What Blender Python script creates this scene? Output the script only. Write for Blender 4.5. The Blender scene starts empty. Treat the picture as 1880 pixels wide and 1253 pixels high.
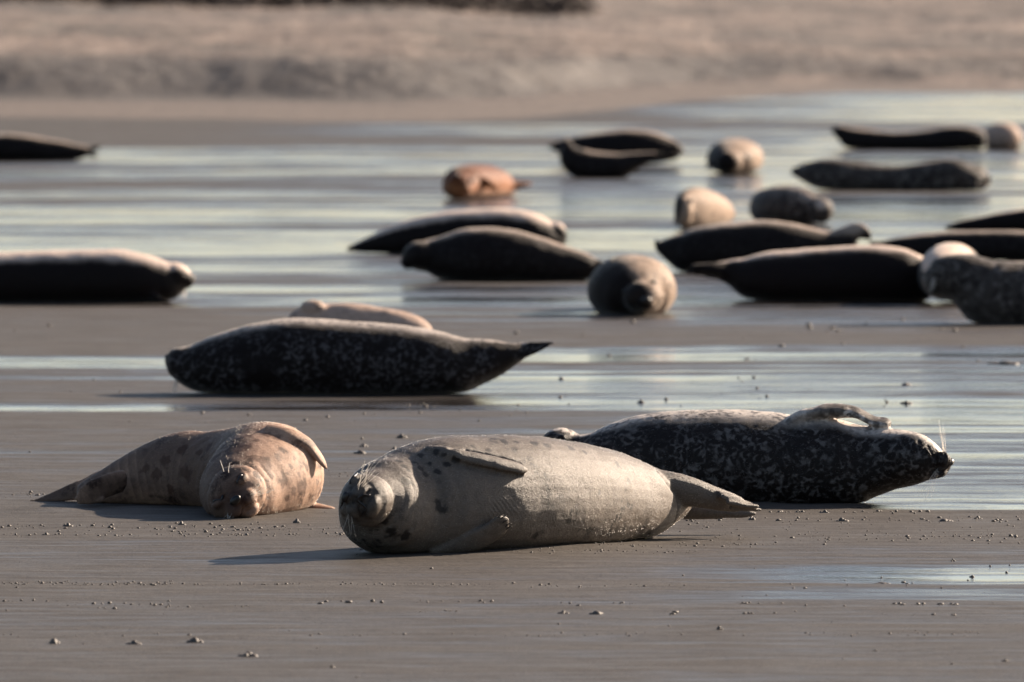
import bpy, math, random
import numpy as np
from mathutils import Vector
C = bpy.context.scene.collection
SC = bpy.context.scene
# ------------------------------------------------------------------ camera, sky, sun, exposure
FPX = 1880 * 400 / 36.0            # focal length in photograph pixels (400 mm on 36 mm)
HCAM = 2.54
PITCH = math.atan((626.5 + 230) / FPX)
cam = bpy.data.cameras.new('camera'); cam_o = bpy.data.objects.new('camera', cam); C.objects.link(cam_o)
cam.sensor_width = 36; cam.lens = 400; cam.clip_start = 1; cam.clip_end = 9000
cam_o.location = (0, 0, HCAM); cam_o.rotation_euler = (math.pi/2 - PITCH, 0, 0)
cam.dof.use_dof = True; cam.dof.focus_distance = 43.6; cam.dof.aperture_fstop = 6.3
SC.camera = cam_o
SUN_EL, SUN_AZ = math.radians(24.5), math.radians(52)      # azimuth clockwise from +Y (away from the camera)
w = bpy.data.worlds.new('World'); SC.world = w; w.use_nodes = True
_nt = w.node_tree; _sk = _nt.nodes.new('ShaderNodeTexSky'); _sk.sky_type = 'NISHITA'; _sk.sun_disc = False
_sk.sun_elevation = SUN_EL; _sk.sun_rotation = SUN_AZ; _sk.air_density = 0.78; _sk.dust_density = 1.2; _sk.ozone_density = 0.0
_nt.links.new(_sk.outputs[0], _nt.nodes['Background'].inputs[0]); _nt.nodes['Background'].inputs[1].default_value = 0.055
sun = bpy.data.lights.new('sun', 'SUN'); sun.energy = 5.0; sun.angle = math.radians(0.5); sun.color = (1.0, 0.83, 0.66)
sun_o = bpy.data.objects.new('sun', sun); C.objects.link(sun_o)
SDIR = Vector((math.cos(SUN_EL)*math.sin(SUN_AZ), math.cos(SUN_EL)*math.cos(SUN_AZ), math.sin(SUN_EL)))
sun_o.rotation_euler = (-SDIR).to_track_quat('-Z', 'Y').to_euler(); sun_o.location = (30, 60, 30)
SC.view_settings.view_transform = 'Standard'; SC.view_settings.look = 'None'
SC.view_settings.exposure = 1.42; SC.view_settings.gamma = 1.0; SC.view_settings.use_curve_mapping = False
SC.render.engine = 'CYCLES'; SC.cycles.use_denoising = True

# ------------------------------------------------------------------ helpers
_cf = np.array((0, math.cos(PITCH), -math.sin(PITCH))); _cu = np.array((0, math.sin(PITCH), math.cos(PITCH)))
CAMP = np.array((0, 0, HCAM))
def ray(px, py): return _cf*FPX + np.array((1.0, 0, 0))*(px-940) + _cu*(626.5-py)
def P(px, py, d):                   # the point of that view line at ground distance d
    r = ray(px, py); return CAMP + r*(d/r[1])
def D(py):                          # ground distance of that line's foot on the flat
    r = ray(940, py); return HCAM*r[1]/(-r[2])
def G(px, py): return P(px, py, D(py))
def nrm(v): v = np.asarray(v, float); return v/max(np.linalg.norm(v), 1e-9)
def sstep(a, b, x): t = np.clip((x-a)/(b-a), 0, 1); return t*t*(3-2*t)

def _h(ix, iy, iz, s):
    n = (ix*374761393 + iy*668265263 + iz*2147483647 + s*974634777) & 0xffffffff
    n = ((n ^ (n >> 13))*1274126177) & 0xffffffff
    return ((n ^ (n >> 16)) & 0xffff)/65535.0
def vnoise(x, y, z=None, s=0):      # value noise, -1..1
    x = np.asarray(x, float); y = np.asarray(y, float); z = np.zeros_like(x) if z is None else np.asarray(z, float)
    ix, iy, iz = [np.floor(v).astype(np.int64) for v in (x, y, z)]
    fx, fy, fz = x-ix, y-iy, z-iz
    fx, fy, fz = [f*f*(3-2*f) for f in (fx, fy, fz)]
    r = 0
    for a in (0, 1):
        for b in (0, 1):
            for c in (0, 1):
                r = r + _h(ix+a, iy+b, iz+c, s)*(fx if a else 1-fx)*(fy if b else 1-fy)*(fz if c else 1-fz)
    return r*2-1
def fbm(x, y, z=None, o=4, s=0):
    r, a, f = 0, 0.5, 1.0
    for k in range(o):
        r = r + a*vnoise(x*f, y*f, None if z is None else z*f, s+k); a *= .5; f *= 2.03
    return r

def mesh_np(name, v, f, mat=None, smooth=True):
    m = bpy.data.meshes.new(name); m.from_pydata([tuple(map(float, q)) for q in v], [], f)
    if smooth: m.polygons.foreach_set('use_smooth', [True]*len(m.polygons))
    if mat: m.materials.append(mat)
    m.update(); return m
def link(name, m, parent=None, loc=None):
    o = bpy.data.objects.new(name, m); C.objects.link(o)
    if loc is not None: o.location = tuple(map(float, loc))
    if parent: o.parent = parent
    return o
def tag(o, label=None, cat=None, group=None, kind=None):
    if label: o['label'] = label
    if cat: o['category'] = cat
    if group: o['group'] = group
    if kind: o['kind'] = kind
    return o

def catmull(pts, n):
    pts = np.asarray(pts, float)
    if len(pts) == 2: t = np.linspace(0, 1, n)[:, None]; return pts[0]*(1-t)+pts[1]*t
    p = np.vstack([2*pts[0]-pts[1], pts, 2*pts[-1]-pts[-2]])
    seg = np.maximum(np.linalg.norm(np.diff(pts[:, :3], axis=0), axis=1), 1e-5)**.5
    L = np.r_[0, np.cumsum(seg)]; out = []
    for t in np.linspace(0, L[-1], n):
        i = min(np.searchsorted(L, t, 'right')-1, len(pts)-2); u = (t-L[i])/seg[i]
        a, b, c, d = p[i], p[i+1], p[i+2], p[i+3]
        out.append(.5*(2*b + (c-a)*u + (2*a-5*b+4*c-d)*u*u + (3*b-a-3*c+d)*u**3))
    return np.array(out)

def loft(cen, A, B, S=None, ring=28, expo=2.0, sag=0.0):
    """Tube round the line cen: half-width A along S, half-height B along the other normal; both ends closed."""
    n = len(cen); T = np.gradient(cen, axis=0); T /= np.linalg.norm(T, axis=1)[:, None]
    if S is None: S = np.cross(T, (0, 0, 1.0))
    else: S = np.tile(nrm(S), (n, 1)); S = S - (S*T).sum(1)[:, None]*T
    S /= np.maximum(np.linalg.norm(S, axis=1)[:, None], 1e-6); U = np.cross(S, T)
    th = np.linspace(0, 2*math.pi, ring, endpoint=False)
    c, s = np.cos(th), np.sin(th); e = 2.0/expo
    c = np.sign(c)*np.abs(c)**e; s = np.sign(s)*np.abs(s)**e
    v = []
    for i in range(n):
        a = A[i]*(1 + sag*np.clip(-s, -1, 1)*.5)
        v.append(cen[i] + np.outer(c*a, S[i]) + np.outer(s*B[i], U[i]))
    v = np.vstack(v); f = []
    for i in range(n-1):
        for k in range(ring):
            f.append((i*ring+k, i*ring+(k+1) % ring, (i+1)*ring+(k+1) % ring, (i+1)*ring+k))
    i0, i1 = len(v), len(v)+1
    v = np.vstack([v, cen[0]-T[0]*min(A[0], B[0])*.5, cen[-1]+T[-1]*min(A[-1], B[-1])*.5])
    for k in range(ring):
        f.append((i0, (k+1) % ring, k)); f.append((i1, (n-1)*ring+k, (n-1)*ring+(k+1) % ring))
    return v, f

def ellipsoid(c, ax, r, nu=20, nv=12):
    """ax: three unit vectors, r: three radii"""
    ax = [np.asarray(q, float) for q in ax]; v, f = [], []
    for i in range(1, nv):
        ph = math.pi*i/nv
        for k in range(nu):
            t = 2*math.pi*k/nu
            v.append(c + ax[0]*r[0]*math.cos(ph) + ax[1]*r[1]*math.sin(ph)*math.cos(t) + ax[2]*r[2]*math.sin(ph)*math.sin(t))
    for i in range(nv-2):
        for k in range(nu): f.append((i*nu+k, i*nu+(k+1) % nu, (i+1)*nu+(k+1) % nu, (i+1)*nu+k))
    a, b = len(v), len(v)+1; v += [c+ax[0]*r[0], c-ax[0]*r[0]]
    for k in range(nu): f.append((a, (k+1) % nu, k)); f.append((b, (nv-2)*nu+k, (nv-2)*nu+(k+1) % nu))
    return np.array(v), f
def join(parts):
    V, F, o = [], [], 0
    for v, f in parts:
        V.append(v); F += [tuple(i+o for i in q) for q in f]; o += len(v)
    return np.vstack(V), F
def tube(pts, r0, r1, n=16, ring=6):
    p = catmull(pts, n); r = np.linspace(r0, r1, n)
    ref = (0, 0, 1.0) if abs(nrm(p[-1]-p[0])[2]) < .9 else (0, 1.0, 0)
    return loft(p, r, r, S=np.cross(nrm(p[-1]-p[0]), ref), ring=ring)
def remesh(v, f, vox, it):
    m = mesh_np('tmp', v, f); o = bpy.data.objects.new('tmp', m); C.objects.link(o)
    md = o.modifiers.new('r', 'REMESH'); md.mode = 'VOXEL'; md.voxel_size = vox
    ms = o.modifiers.new('s', 'SMOOTH'); ms.factor = .5; ms.iterations = it
    dg = bpy.context.evaluated_depsgraph_get(); e = o.evaluated_get(dg); em = e.to_mesh()
    V = np.empty(len(em.vertices)*3); em.vertices.foreach_get('co', V); V = V.reshape(-1, 3)
    lt = np.empty(len(em.polygons), np.int32); em.polygons.foreach_get('loop_total', lt)
    lv = np.empty(len(em.loops), np.int32); em.loops.foreach_get('vertex_index', lv)
    st = np.r_[0, np.cumsum(lt)[:-1]]; F = [tuple(int(x) for x in lv[a:a+b]) for a, b in zip(st, lt)]
    e.to_mesh_clear(); bpy.data.objects.remove(o); bpy.data.meshes.remove(m)
    return V, F
def vnormals(V, F):
    q = np.array([(a[0], a[1], a[2], a[-1]) for a in F]); N = np.zeros_like(V)
    fn = np.cross(V[q[:, 2]]-V[q[:, 0]], V[q[:, 3]]-V[q[:, 1]])
    for k in range(4): np.add.at(N, q[:, k], fn)
    return N/np.maximum(np.linalg.norm(N, axis=1)[:, None], 1e-12)

# ------------------------------------------------------------------ materials
class NT:
    def __init__(s, name):
        s.m = bpy.data.materials.new(name); s.m.use_nodes = True; s.t = s.m.node_tree; s.b = s.t.nodes['Principled BSDF']
    def n(s, typ, **k):
        x = s.t.nodes.new('ShaderNode'+typ)
        for a, b in k.items():
            if a.startswith('i_'): s.set(x.inputs[a[2:].replace('_', ' ')], b)
            else: setattr(x, a, b)
        return x
    def set(s, sock, v):
        if hasattr(v, 'is_linked') or hasattr(v, 'links'): s.t.links.new(v, sock)
        else: sock.default_value = v
    def math(s, op, a, b=0.0, clamp=False):
        x = s.n('Math', operation=op); x.use_clamp = clamp; s.set(x.inputs[0], a); s.set(x.inputs[1], b); return x.outputs[0]
    def mix(s, f, a, b):
        x = s.n('Mix', data_type='RGBA'); s.set(x.inputs[0], f); s.set(x.inputs[6], a); s.set(x.inputs[7], b); return x.outputs[2]
    def ramp(s, v, a, b):               # smooth 0..1 between a and b
        x = s.n('MapRange', interpolation_type='SMOOTHSTEP'); s.set(x.inputs[0], v); x.inputs[1].default_value = a; x.inputs[2].default_value = b
        return x.outputs[0]
    def noise(s, co, scale, det=3, rough=.55, dist=0.0):
        x = s.n('TexNoise'); s.set(x.inputs['Vector'], co); x.inputs['Scale'].default_value = scale
        x.inputs['Detail'].default_value = det; x.inputs['Roughness'].default_value = rough; x.inputs['Distortion'].default_value = dist
        return x.outputs[0]
    def attr(s, name): return s.n('Attribute', attribute_name=name).outputs['Fac']
    def scale(s, co, v):
        x = s.n('VectorMath', operation='MULTIPLY'); s.set(x.inputs[0], co); x.inputs[1].default_value = v; return x.outputs[0]
def col(*c): return (*c, 1.0)

def fur_mat(name, back, belly, mark, spot=0.0, net=0.0, spot_scale=20, rough=.5, netcol=(.3, .28, .25), bump=.5, dors=(-.2, .5), sheen=.25, spot_thr=.28, patch=.5, spec=.5, wob=1.1, crest=None, pigc=(.010, .007, .006)):
    t = NT(name); co = t.n('TexCoord').outputs['Object']
    warp = t.n('TexNoise'); warp.inputs['Scale'].default_value = 9; t.set(warp.inputs['Vector'], co)
    wv = t.n('VectorMath', operation='SCALE'); t.set(wv.inputs[0], warp.outputs['Color']); wv.inputs['Scale'].default_value = .09
    cw = t.n('VectorMath', operation='ADD'); t.set(cw.inputs[0], co); t.set(cw.inputs[1], wv.outputs[0]); cw = cw.outputs[0]
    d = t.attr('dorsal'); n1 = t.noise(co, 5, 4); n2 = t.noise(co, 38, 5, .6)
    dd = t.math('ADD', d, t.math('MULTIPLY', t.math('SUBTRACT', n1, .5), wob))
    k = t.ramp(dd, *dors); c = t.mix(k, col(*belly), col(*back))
    c = t.mix(t.math('MULTIPLY', t.ramp(n2, .40, .72), .45), c, t.mix(.5, c, col(.01, .008, .007)))
    if crest: c = t.mix(t.ramp(t.math('ADD', d, t.math('MULTIPLY', t.math('SUBTRACT', n1, .5), .25)), .70, .95), c, col(*crest))      # sun rim painted as pale fur along the back
    if net:
        v = t.n('TexVoronoi', feature='SMOOTH_F1'); t.set(v.inputs['Vector'], cw); v.inputs['Scale'].default_value = spot_scale*1.25
        m = t.math('MULTIPLY', t.ramp(v.outputs['Distance'], .34, .56), t.ramp(t.noise(co, 7, 4), .34, .54))
        m = t.math('MULTIPLY', m, t.ramp(t.noise(co, 45, 3), .35, .6))
        c = t.mix(t.math('MULTIPLY', m, net), c, col(*netcol))
    if spot:
        v = t.n('TexVoronoi', feature='F1'); t.set(v.inputs['Vector'], cw); v.inputs['Scale'].default_value = spot_scale
        m = t.math('SUBTRACT', 1.0, t.ramp(v.outputs['Distance'], spot_thr*.6, spot_thr))
        pm = t.noise(co, 4.5, 3)
        m = t.math('MULTIPLY', m, t.ramp(pm, patch, patch+.12))
        m = t.math('MULTIPLY', m, t.ramp(t.noise(co, 70, 2), .3, .55))
        c = t.mix(t.math('MULTIPLY', m, spot), c, col(*mark))
    c = t.mix(t.math('MULTIPLY', t.attr('pigment'), .92), c, col(*pigc))
    t.set(t.b.inputs['Base Color'], c)
    fine = t.noise(t.scale(co, (.55, 1, 1)), 170, 4, .7, 1.2); cl = t.math('MULTIPLY', t.noise(t.scale(co, (.8, 1, 1)), 75, 4, .65, 1.0), t.ramp(t.noise(co, 3.5, 2), .3, .65))
    c = t.mix(t.math('MULTIPLY', t.ramp(fine, .46, .62), .65), c, t.mix(.45, c, col(.012, .009, .008))); t.set(t.b.inputs['Base Color'], c)
    h = t.math('ADD', t.math('MULTIPLY', fine, .55), t.math('MULTIPLY', cl, .6))
    bp = t.n('Bump'); bp.inputs['Strength'].default_value = bump; bp.inputs['Distance'].default_value = .010; t.set(bp.inputs['Height'], h)
    t.set(t.b.inputs['Normal'], bp.outputs[0])
    t.set(t.b.inputs['Roughness'], t.math('ADD', rough-.1, t.math('MULTIPLY', fine, .25)))
    t.b.inputs['Specular IOR Level'].default_value = spec
    t.b.inputs['Sheen Weight'].default_value = sheen; t.b.inputs['Sheen Roughness'].default_value = .35
    t.b.inputs['Sheen Tint'].default_value = col(1, .93, .85)
    return t.m
def plain(name, c, rough=.5):
    t = NT(name); co = t.n('TexCoord').outputs['Object']
    t.set(t.b.inputs['Base Color'], t.mix(t.noise(co, 60, 3), col(*[x*.7 for x in c]), col(*[x*1.3 for x in c]))); t.b.inputs['Roughness'].default_value = rough
    return t.m

FUR = dict(
    pale=fur_mat('fur_pale_grey', (.048, .040, .033), (.140, .112, .089), (.010, .007, .006), spot=.95, spot_scale=26, rough=.44, bump=.65, dors=(.2, .95), patch=.53, spot_thr=.50, sheen=.0, spec=.3),
    tan=fur_mat('fur_spotted_tan', (.145, .090, .064), (.41, .255, .175), (.022, .008, .005), spot=.85, spot_scale=15, rough=.6, bump=.35, dors=(-.2, .6), spot_thr=.62, patch=.50, sheen=.0, spec=.25, pigc=(.045, .015, .008)),
    spotted=fur_mat('fur_dark_spotted', (.0085, .005, .0042), (.70, .61, .53), (.008, .006, .005), spot=.9, net=.95, spot_scale=37, netcol=(.125, .112, .105), dors=(-.86, -.46), wob=.5, pigc=(.032, .022, .017), patch=.47, spot_thr=.55, rough=.5, spec=.2, sheen=.0),
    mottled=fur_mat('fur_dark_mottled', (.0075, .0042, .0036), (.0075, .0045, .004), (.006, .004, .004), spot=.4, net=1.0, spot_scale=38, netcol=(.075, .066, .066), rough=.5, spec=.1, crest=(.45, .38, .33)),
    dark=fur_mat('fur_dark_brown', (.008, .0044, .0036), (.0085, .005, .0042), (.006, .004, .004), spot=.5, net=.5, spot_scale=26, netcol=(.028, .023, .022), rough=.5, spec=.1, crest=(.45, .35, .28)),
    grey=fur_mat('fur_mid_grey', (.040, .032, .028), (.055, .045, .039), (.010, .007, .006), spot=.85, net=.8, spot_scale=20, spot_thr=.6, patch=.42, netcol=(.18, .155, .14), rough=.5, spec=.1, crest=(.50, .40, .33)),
    brown=fur_mat('fur_red_brown', (.15, .046, .016), (.32, .125, .052), (.03, .012, .006), spot=.5, spot_scale=14, rough=.55, spec=.1),
    rimmed=fur_mat('fur_painted_rim', (.72, .56, .46), (.0085, .0046, .0038), (.05, .03, .025), spot=.1, spot_scale=18, rough=.5, dors=(.42, .78), wob=.35, spec=.1),  # sunlit top painted pale above a dark flank
    cream=fur_mat('fur_cream', (.50, .35, .27), (.42, .30, .23), (.03, .018, .012), spot=.75, spot_scale=13, spot_thr=.5, rough=.55, spec=.1),
    half_shade=fur_mat('fur_painted_shade_side', (.010, .006, .005), (.36, .255, .185), (.03, .018, .012), spot=.7, spot_scale=16, spot_thr=.55, dors=(.0, .42), wob=.7, rough=.55, spec=.1),  # side away from the sun painted dark against the cream
)
HAIR = dict(pale=(.50, .42, .35), tan=(.30, .20, .13), spotted=(.50, .42, .35), mottled=(.34, .28, .23), dark=(.40, .30, .23), half_shade=(.5, .4, .3), grey=(.45, .37, .30), brown=(.50, .26, .13), rimmed=(.66, .52, .42), cream=(.60, .46, .35))
def coat_mat(name, c):
    t = NT('coat_'+name); h = t.n('BsdfHairPrincipled'); h.parametrization = 'COLOR'; h.inputs['Color'].default_value = col(*c)
    h.inputs['Roughness'].default_value = .35; h.inputs['Radial Roughness'].default_value = .45
    t.t.links.new(h.outputs[0], t.t.nodes['Material Output'].inputs[0]); t.t.nodes.remove(t.b); return t.m
COAT = {k: coat_mat(k, v) for k, v in HAIR.items()}
M_NOSE = plain('wet_nose', (.008, .006, .005), .4); M_CLAW = plain('claw_horn', (.035, .026, .02), .5)
def hair_mat():
    t = NT('whisker_hair'); t.b.inputs['Base Color'].default_value = col(.9, .87, .82); t.b.inputs['Roughness'].default_value = .35
    tr = t.n('BsdfTranslucent'); tr.inputs['Color'].default_value = col(.92, .88, .82); mx = t.n('MixShader'); mx.inputs[0].default_value = .6
    t.t.links.new(t.b.outputs[0], mx.inputs[1]); t.t.links.new(tr.outputs[0], mx.inputs[2]); t.t.links.new(mx.outputs[0], t.t.nodes['Material Output'].inputs[0]); return t.m
M_WHISK = hair_mat()
M_EYE = plain('closed_eyelid', (.014, .01, .009), .35)

# ------------------------------------------------------------------ seal builder
def rings(sts, n=56):
    """sts rows: px, py (middle), distance, half-height px, half-width px -> centres and radii in metres"""
    a = np.array([np.r_[P(s[0], s[1], s[2]), s[4]*s[2]/FPX, s[3]*s[2]/FPX] for s in sts])
    r = catmull(a, n); return r[:, :3], np.maximum(r[:, 3], .004), np.maximum(r[:, 4], .004)
def side(py, rows, wf=1.15, dd=None):
    """rows px, top, bottom seen broadside; py = foot line in the picture"""
    d0 = D(py); rm = max((r[2]-r[1])/2 for r in rows)*d0/FPX
    return [(r[0], (r[1]+r[2])/2, d0 + rm*.75 + (r[3] if len(r) > 3 else 0), (r[2]-r[1])/2, (r[2]-r[1])/2*wf) for r in rows]
def flip(pts, hw, ht, wdir, n=18, digits=0):
    """flattened limb through world points; hw half-widths along wdir, ht half-thicknesses; digits: toes at the far end"""
    p = catmull(pts, n); t = np.linspace(0, 1, n)
    A = np.interp(t, np.linspace(0, 1, len(hw)), hw); B = np.interp(t, np.linspace(0, 1, len(ht)), ht)
    rd = np.sqrt(np.clip(1-np.clip((t-.84)/.165, 0, 1)**2, 0, 1)); A = A*rd+.001; B = B*(.35+.65*rd)
    out = [loft(p, A, B, S=wdir, ring=20)]
    if digits:
        T = nrm(p[-1]-p[-4]); S = nrm(np.asarray(wdir, float) - np.dot(wdir, T)*T)
        ln = np.linalg.norm(p[-1]-p[0])
        for k in range(digits):
            q = (k/(digits-1)-.5)*2
            a = p[n//2] + S*q*A[n//2]*.8; b = p[-1] + S*q*A[-1]*.95 + T*ln*(.10-.07*(1-abs(q)))
            out.append(tube([a, (a+b)/2, b], B[n//2]*.75, B[-1]*.8, n=10, ring=10))
    return out

SEALS = []
def snap(V, pts):
    return np.array([V[((V-q)**2).sum(1).argmin()] for q in np.asarray(pts, float)])
def skin(V, pts, off=0.0, n=10):     # a curve laid on the skin, off metres proud of it (towards the given points' side)
    p = catmull(pts, n); q = snap(V, p); d = p-q; l = np.linalg.norm(d, axis=1)[:, None]
    return q + off*np.where(l > 1e-5, d/np.maximum(l, 1e-5), 0)
def flat_on(on, pts):                # width direction of a limb lying flat on the skin at its middle view point
    (x, y), (x0, y0), (x1, y1) = pts[len(pts)//2], pts[0], pts[-1]
    n_ = np.cross(on(x+9, y)-on(x-9, y), on(x, y-9)-on(x, y+9)); return nrm(np.cross(nrm(n_), nrm(on(x1, y1)-on(x0, y0))))
def surface(sts, extra=(), expo=2.15):
    """distance at which the view line through a pixel first meets the bare body"""
    c, a, b = rings(sts, 200); V, _ = join([loft(c, a, b, ring=120, sag=.15, expo=expo)] + list(extra))
    R = V-CAMP; k = FPX/(R@_cf); X = 940+R[:, 0]*k; Y = 626.5-(R@_cu)*k
    def at(px_, py_, off=0.0):
        m = (X-px_)**2+(Y-py_)**2 < 49
        d = V[m, 1].min() if m.any() else V[((X-px_)**2+(Y-py_)**2).argmin(), 1]
        return P(px_, py_, d-off)
    return at
def make_seal(label, sts, fur, group='seals resting on the sand flat', ring=36, vox=.013, sm=6, extra=(), dorsal=(0, 0, 1), wrinkle=None, carve=(), sculpt=None, sag=.15, pig=(), clamp=True, n=56, expo=2.15, hairs=0, hlen=.014):
    cen, A, B = rings(sts, n); 
    V, F = join([loft(cen, A, B, ring=ring, sag=sag, expo=expo)] + list(extra))
    if clamp:
        zt = .02; z = V[:, 2]; V[:, 2] = np.where(z > zt, z, zt*np.exp(np.clip((z-zt)/zt, -8, 0)))-.009
    V, F = remesh(V, F, vox, sm)
    q = ((V[:, None, :]-cen[None, ::2, :])**2).sum(2) if len(V)*len(cen) < 6e6 else None
    if q is None:
        idx = np.concatenate([((V[i:i+20000, None, :]-cen[None, ::2, :])**2).sum(2).argmin(1) for i in range(0, len(V), 20000)])
    else: idx = q.argmin(1)
    rel = V-cen[::2][idx]; rn = rel/np.maximum(np.linalg.norm(rel, axis=1)[:, None], 1e-6)
    dors = rn @ nrm(dorsal); pigm = np.zeros(len(V)); N = vnormals(V, F)
    u = idx/(len(cen[::2])-1)
    # loose skin: slow irregular swelling
    V += N*(fbm(V[:, 0]*9, V[:, 1]*9, V[:, 2]*9, 3, 5)*.006)[:, None]
    if sculpt: V, pigm = sculpt(V, N, pigm)
    for pts, wd, dep, pg in carve:      # grooves, pigment lines and painted crease shade along curves near the skin
        p = snap(V, catmull(pts, 24)); near = ((V - p.mean(0))**2).sum(1) < (.02+np.linalg.norm(p-p.mean(0), axis=1).max()+wd*3)**2
        i = np.where(near)[0]; dist = np.sqrt(((V[i][:, None]-p[None])**2).sum(2).min(1))
        g = np.exp(-(dist/wd)**2); V[i] -= N[i]*(g*dep)[:, None]; pigm[i] = np.maximum(pigm[i], g*pg)
    for c, r, pg in pig:
        c = V[((V-c)**2).sum(1).argmin()]
        dv = V-c; jag = np.clip(1+1.3*fbm(V[:, 0]*55+c[0]*9, V[:, 1]*55, V[:, 2]*55, 3, 33), .25, 2)
        pigm = np.maximum(pigm, pg*(1-sstep(r*.6, r*1.05, np.sqrt((dv*dv).sum(1))/jag)))
    base = np.array((V[:, 0].mean(), V[:, 1].mean(), 0.0))
    m = mesh_np('seal', V-base, F, FUR[fur])
    m.attributes.new('dorsal', 'FLOAT', 'POINT').data.foreach_set('value', dors.astype(np.float32))
    m.attributes.new('pigment', 'FLOAT', 'POINT').data.foreach_set('value', pigm.astype(np.float32))
    o = link('seal', m, loc=base); tag(o, label, 'seal', group); SEALS.append((o, V, base))
    if hairs: coat(o, V-base, F, cen[::2]-base, idx, fur, hairs, hlen, pigm)
    return o
def coat(o, V, F, cen, idx, fur, n, ln, pg):
    """short hair lying back along the body: one curves object, three points a hair"""
    q = np.array([(a[0], a[1], a[2], a[-1]) for a in F]); N = vnormals(V, F); rs = np.random.RandomState(len(SEALS))
    ar = np.linalg.norm(np.cross(V[q[:, 2]]-V[q[:, 0]], V[q[:, 3]]-V[q[:, 1]]), axis=1); k = rs.choice(len(q), n, p=ar/ar.sum()); k = k[(pg[q[k, 0]] < .12)]; n = len(k)
    w4 = rs.dirichlet((1, 1, 1, 1), n); p = (V[q[k]]*w4[..., None]).sum(1); nn = N[q[k, 0]]
    T = np.gradient(cen, axis=0); T /= np.linalg.norm(T, axis=1)[:, None]; t = T[idx[q[k, 0]]]*o.get('lay', 1.0)
    t = t-(t*nn).sum(1)[:, None]*nn + rs.normal(size=(n, 3))*.25; t /= np.maximum(np.linalg.norm(t, axis=1)[:, None], .2)
    l = (ln*rs.uniform(.5, 1.15, n))[:, None]
    pts = np.stack([p-nn*.001, p+t*l*.5+nn*l*.26, p+t*l+nn*l*.36], 1).reshape(-1, 3).astype(np.float32)
    cu = bpy.data.hair_curves.new('fur'); cu.add_curves([3]*n); cu.points.foreach_set('position', pts.ravel())
    ra = cu.attributes.get('radius') or cu.attributes.new('radius', 'FLOAT', 'POINT'); s_ = .00022*(1+ln/.012)
    ra.data.foreach_set('value', np.tile(np.array((s_, s_*.8, s_*.25), np.float32), n)); cu.materials.append(COAT[fur])
    c = bpy.data.objects.new('fur', cu); C.objects.link(c); c.parent = o; tag(c, kind='stuff')
def part(o, name, v, f, mat, label=None):
    b = np.array(o.location); x = link(name, mesh_np(name, np.asarray(v)-b, f, mat), o)
    if label: x['label'] = label
    return x
def whiskers(o, root, fwd, n, spread, ln, droop=.0, r=.0006, seed=1, jit=.008):
    rd = random.Random(seed); ps = []
    for k in range(n):
        a = root + np.array([rd.uniform(-1, 1) for _ in range(3)])*jit
        d = nrm(np.asarray(fwd, float) + np.array([rd.uniform(-1, 1) for _ in range(3)])*spread); l = ln*rd.uniform(.6, 1.1)
        ps.append(tube([a-d*.01, a+d*l*.5, a+d*l+np.array((0, 0, -droop*l))], r, r*.45, n=8, ring=4))
    v, f = join(ps); return part(o, 'whiskers', v, f, M_WHISK)
def blob(o, name, c, ax, r, mat):
    v, f = ellipsoid(c, [nrm(a) for a in ax], r, 14, 9); return part(o, name, v, f, mat)

# ------------------------------------------------------------------ the flat, the bank
WET_L = [(130,0),(268,0),(274,.85),(300,.85),(306,.4),(328,.5),(334,.1),(343,.1),(347,.7),(360,.7),(364,.15),(372,.2),(378,1),(408,1),(413,.4),(421,.45),(428,1),(468,.95),(474,.45),(480,.7),(505,.7),(508,.25),(520,.25),(525,.85),(538,.85),(545,.45),(560,.35),(570,.1),(650,.1),(657,.85),(670,.8),(675,.3),(690,.35),(700,.15),(738,.15),(743,.95),(750,.9),(754,.1),(820,.15),(828,.42),(842,.36),(850,.12),(880,.2),(905,.25),(918,.12),(960,.02),(985,.02),(992,.2),(1064,.2),(1068,.03),(1077,.03),(1081,.2),(1160,.18),(1166,.06),(1172,.16),(1300,.2)]
WET_C = [(130,.05),(225,.1),(232,.5),(262,.5),(270,.45),(285,.8),(300,.75),(306,.5),(318,.75),(325,.3),(335,.35),(342,.8),(360,.7),(370,.9),(400,.9),(410,.75),(430,.9),(470,.8),(500,.55),(520,.3),(530,.75),(555,.7),(565,.35),(580,.5),(592,.15),(635,.1),(642,.8),(660,.85),(666,.4),(672,.4),(680,.8),(695,.75),(702,.45),(712,.75),(725,.6),(730,.3),(736,.65),(748,.6),(755,.15),(780,.25),(850,.2),(905,.2),(940,.03),(992,.03),(1008,.1),(1030,.2),(1064,.2),(1068,.05),(1076,.05),(1080,.22),(1158,.2),(1164,.08),(1170,.18),(1300,.2)]
WET_R = [(130,0),(148,.0),(156,.6),(165,.85),(200,.9),(230,.75),(260,.8),(290,.75),(330,.8),(350,.7),(400,.9),(470,.9),(555,.85),(575,.75),(590,.45),(600,.2),(635,.15),(642,.75),(655,.75),(662,.45),(676,.45),(683,.85),(720,.8),(727,.55),(735,.8),(800,.8),(870,.75),(925,.75),(930,.95),(937,.9),(941,.08),(995,.05),(1002,.2),(1038,.25),(1045,.7),(1058,.65),(1062,.9),(1072,.85),(1076,.35),(1082,.4),(1088,.7),(1100,.55),(1108,.2),(1158,.2),(1163,.1),(1170,.2),(1300,.22)]
def band(tab, y): a = np.array(tab, float); return np.interp(y, a[:, 0], a[:, 1])
BEDS = [((905-940)*43/FPX, 42.9, .62, .55), ((330-940)*45.4/FPX, 45.4, .62, .5), ((1330-940)*46/FPX, 45.75, .6, .35)]      # sand pressed up round the three near seals
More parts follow.
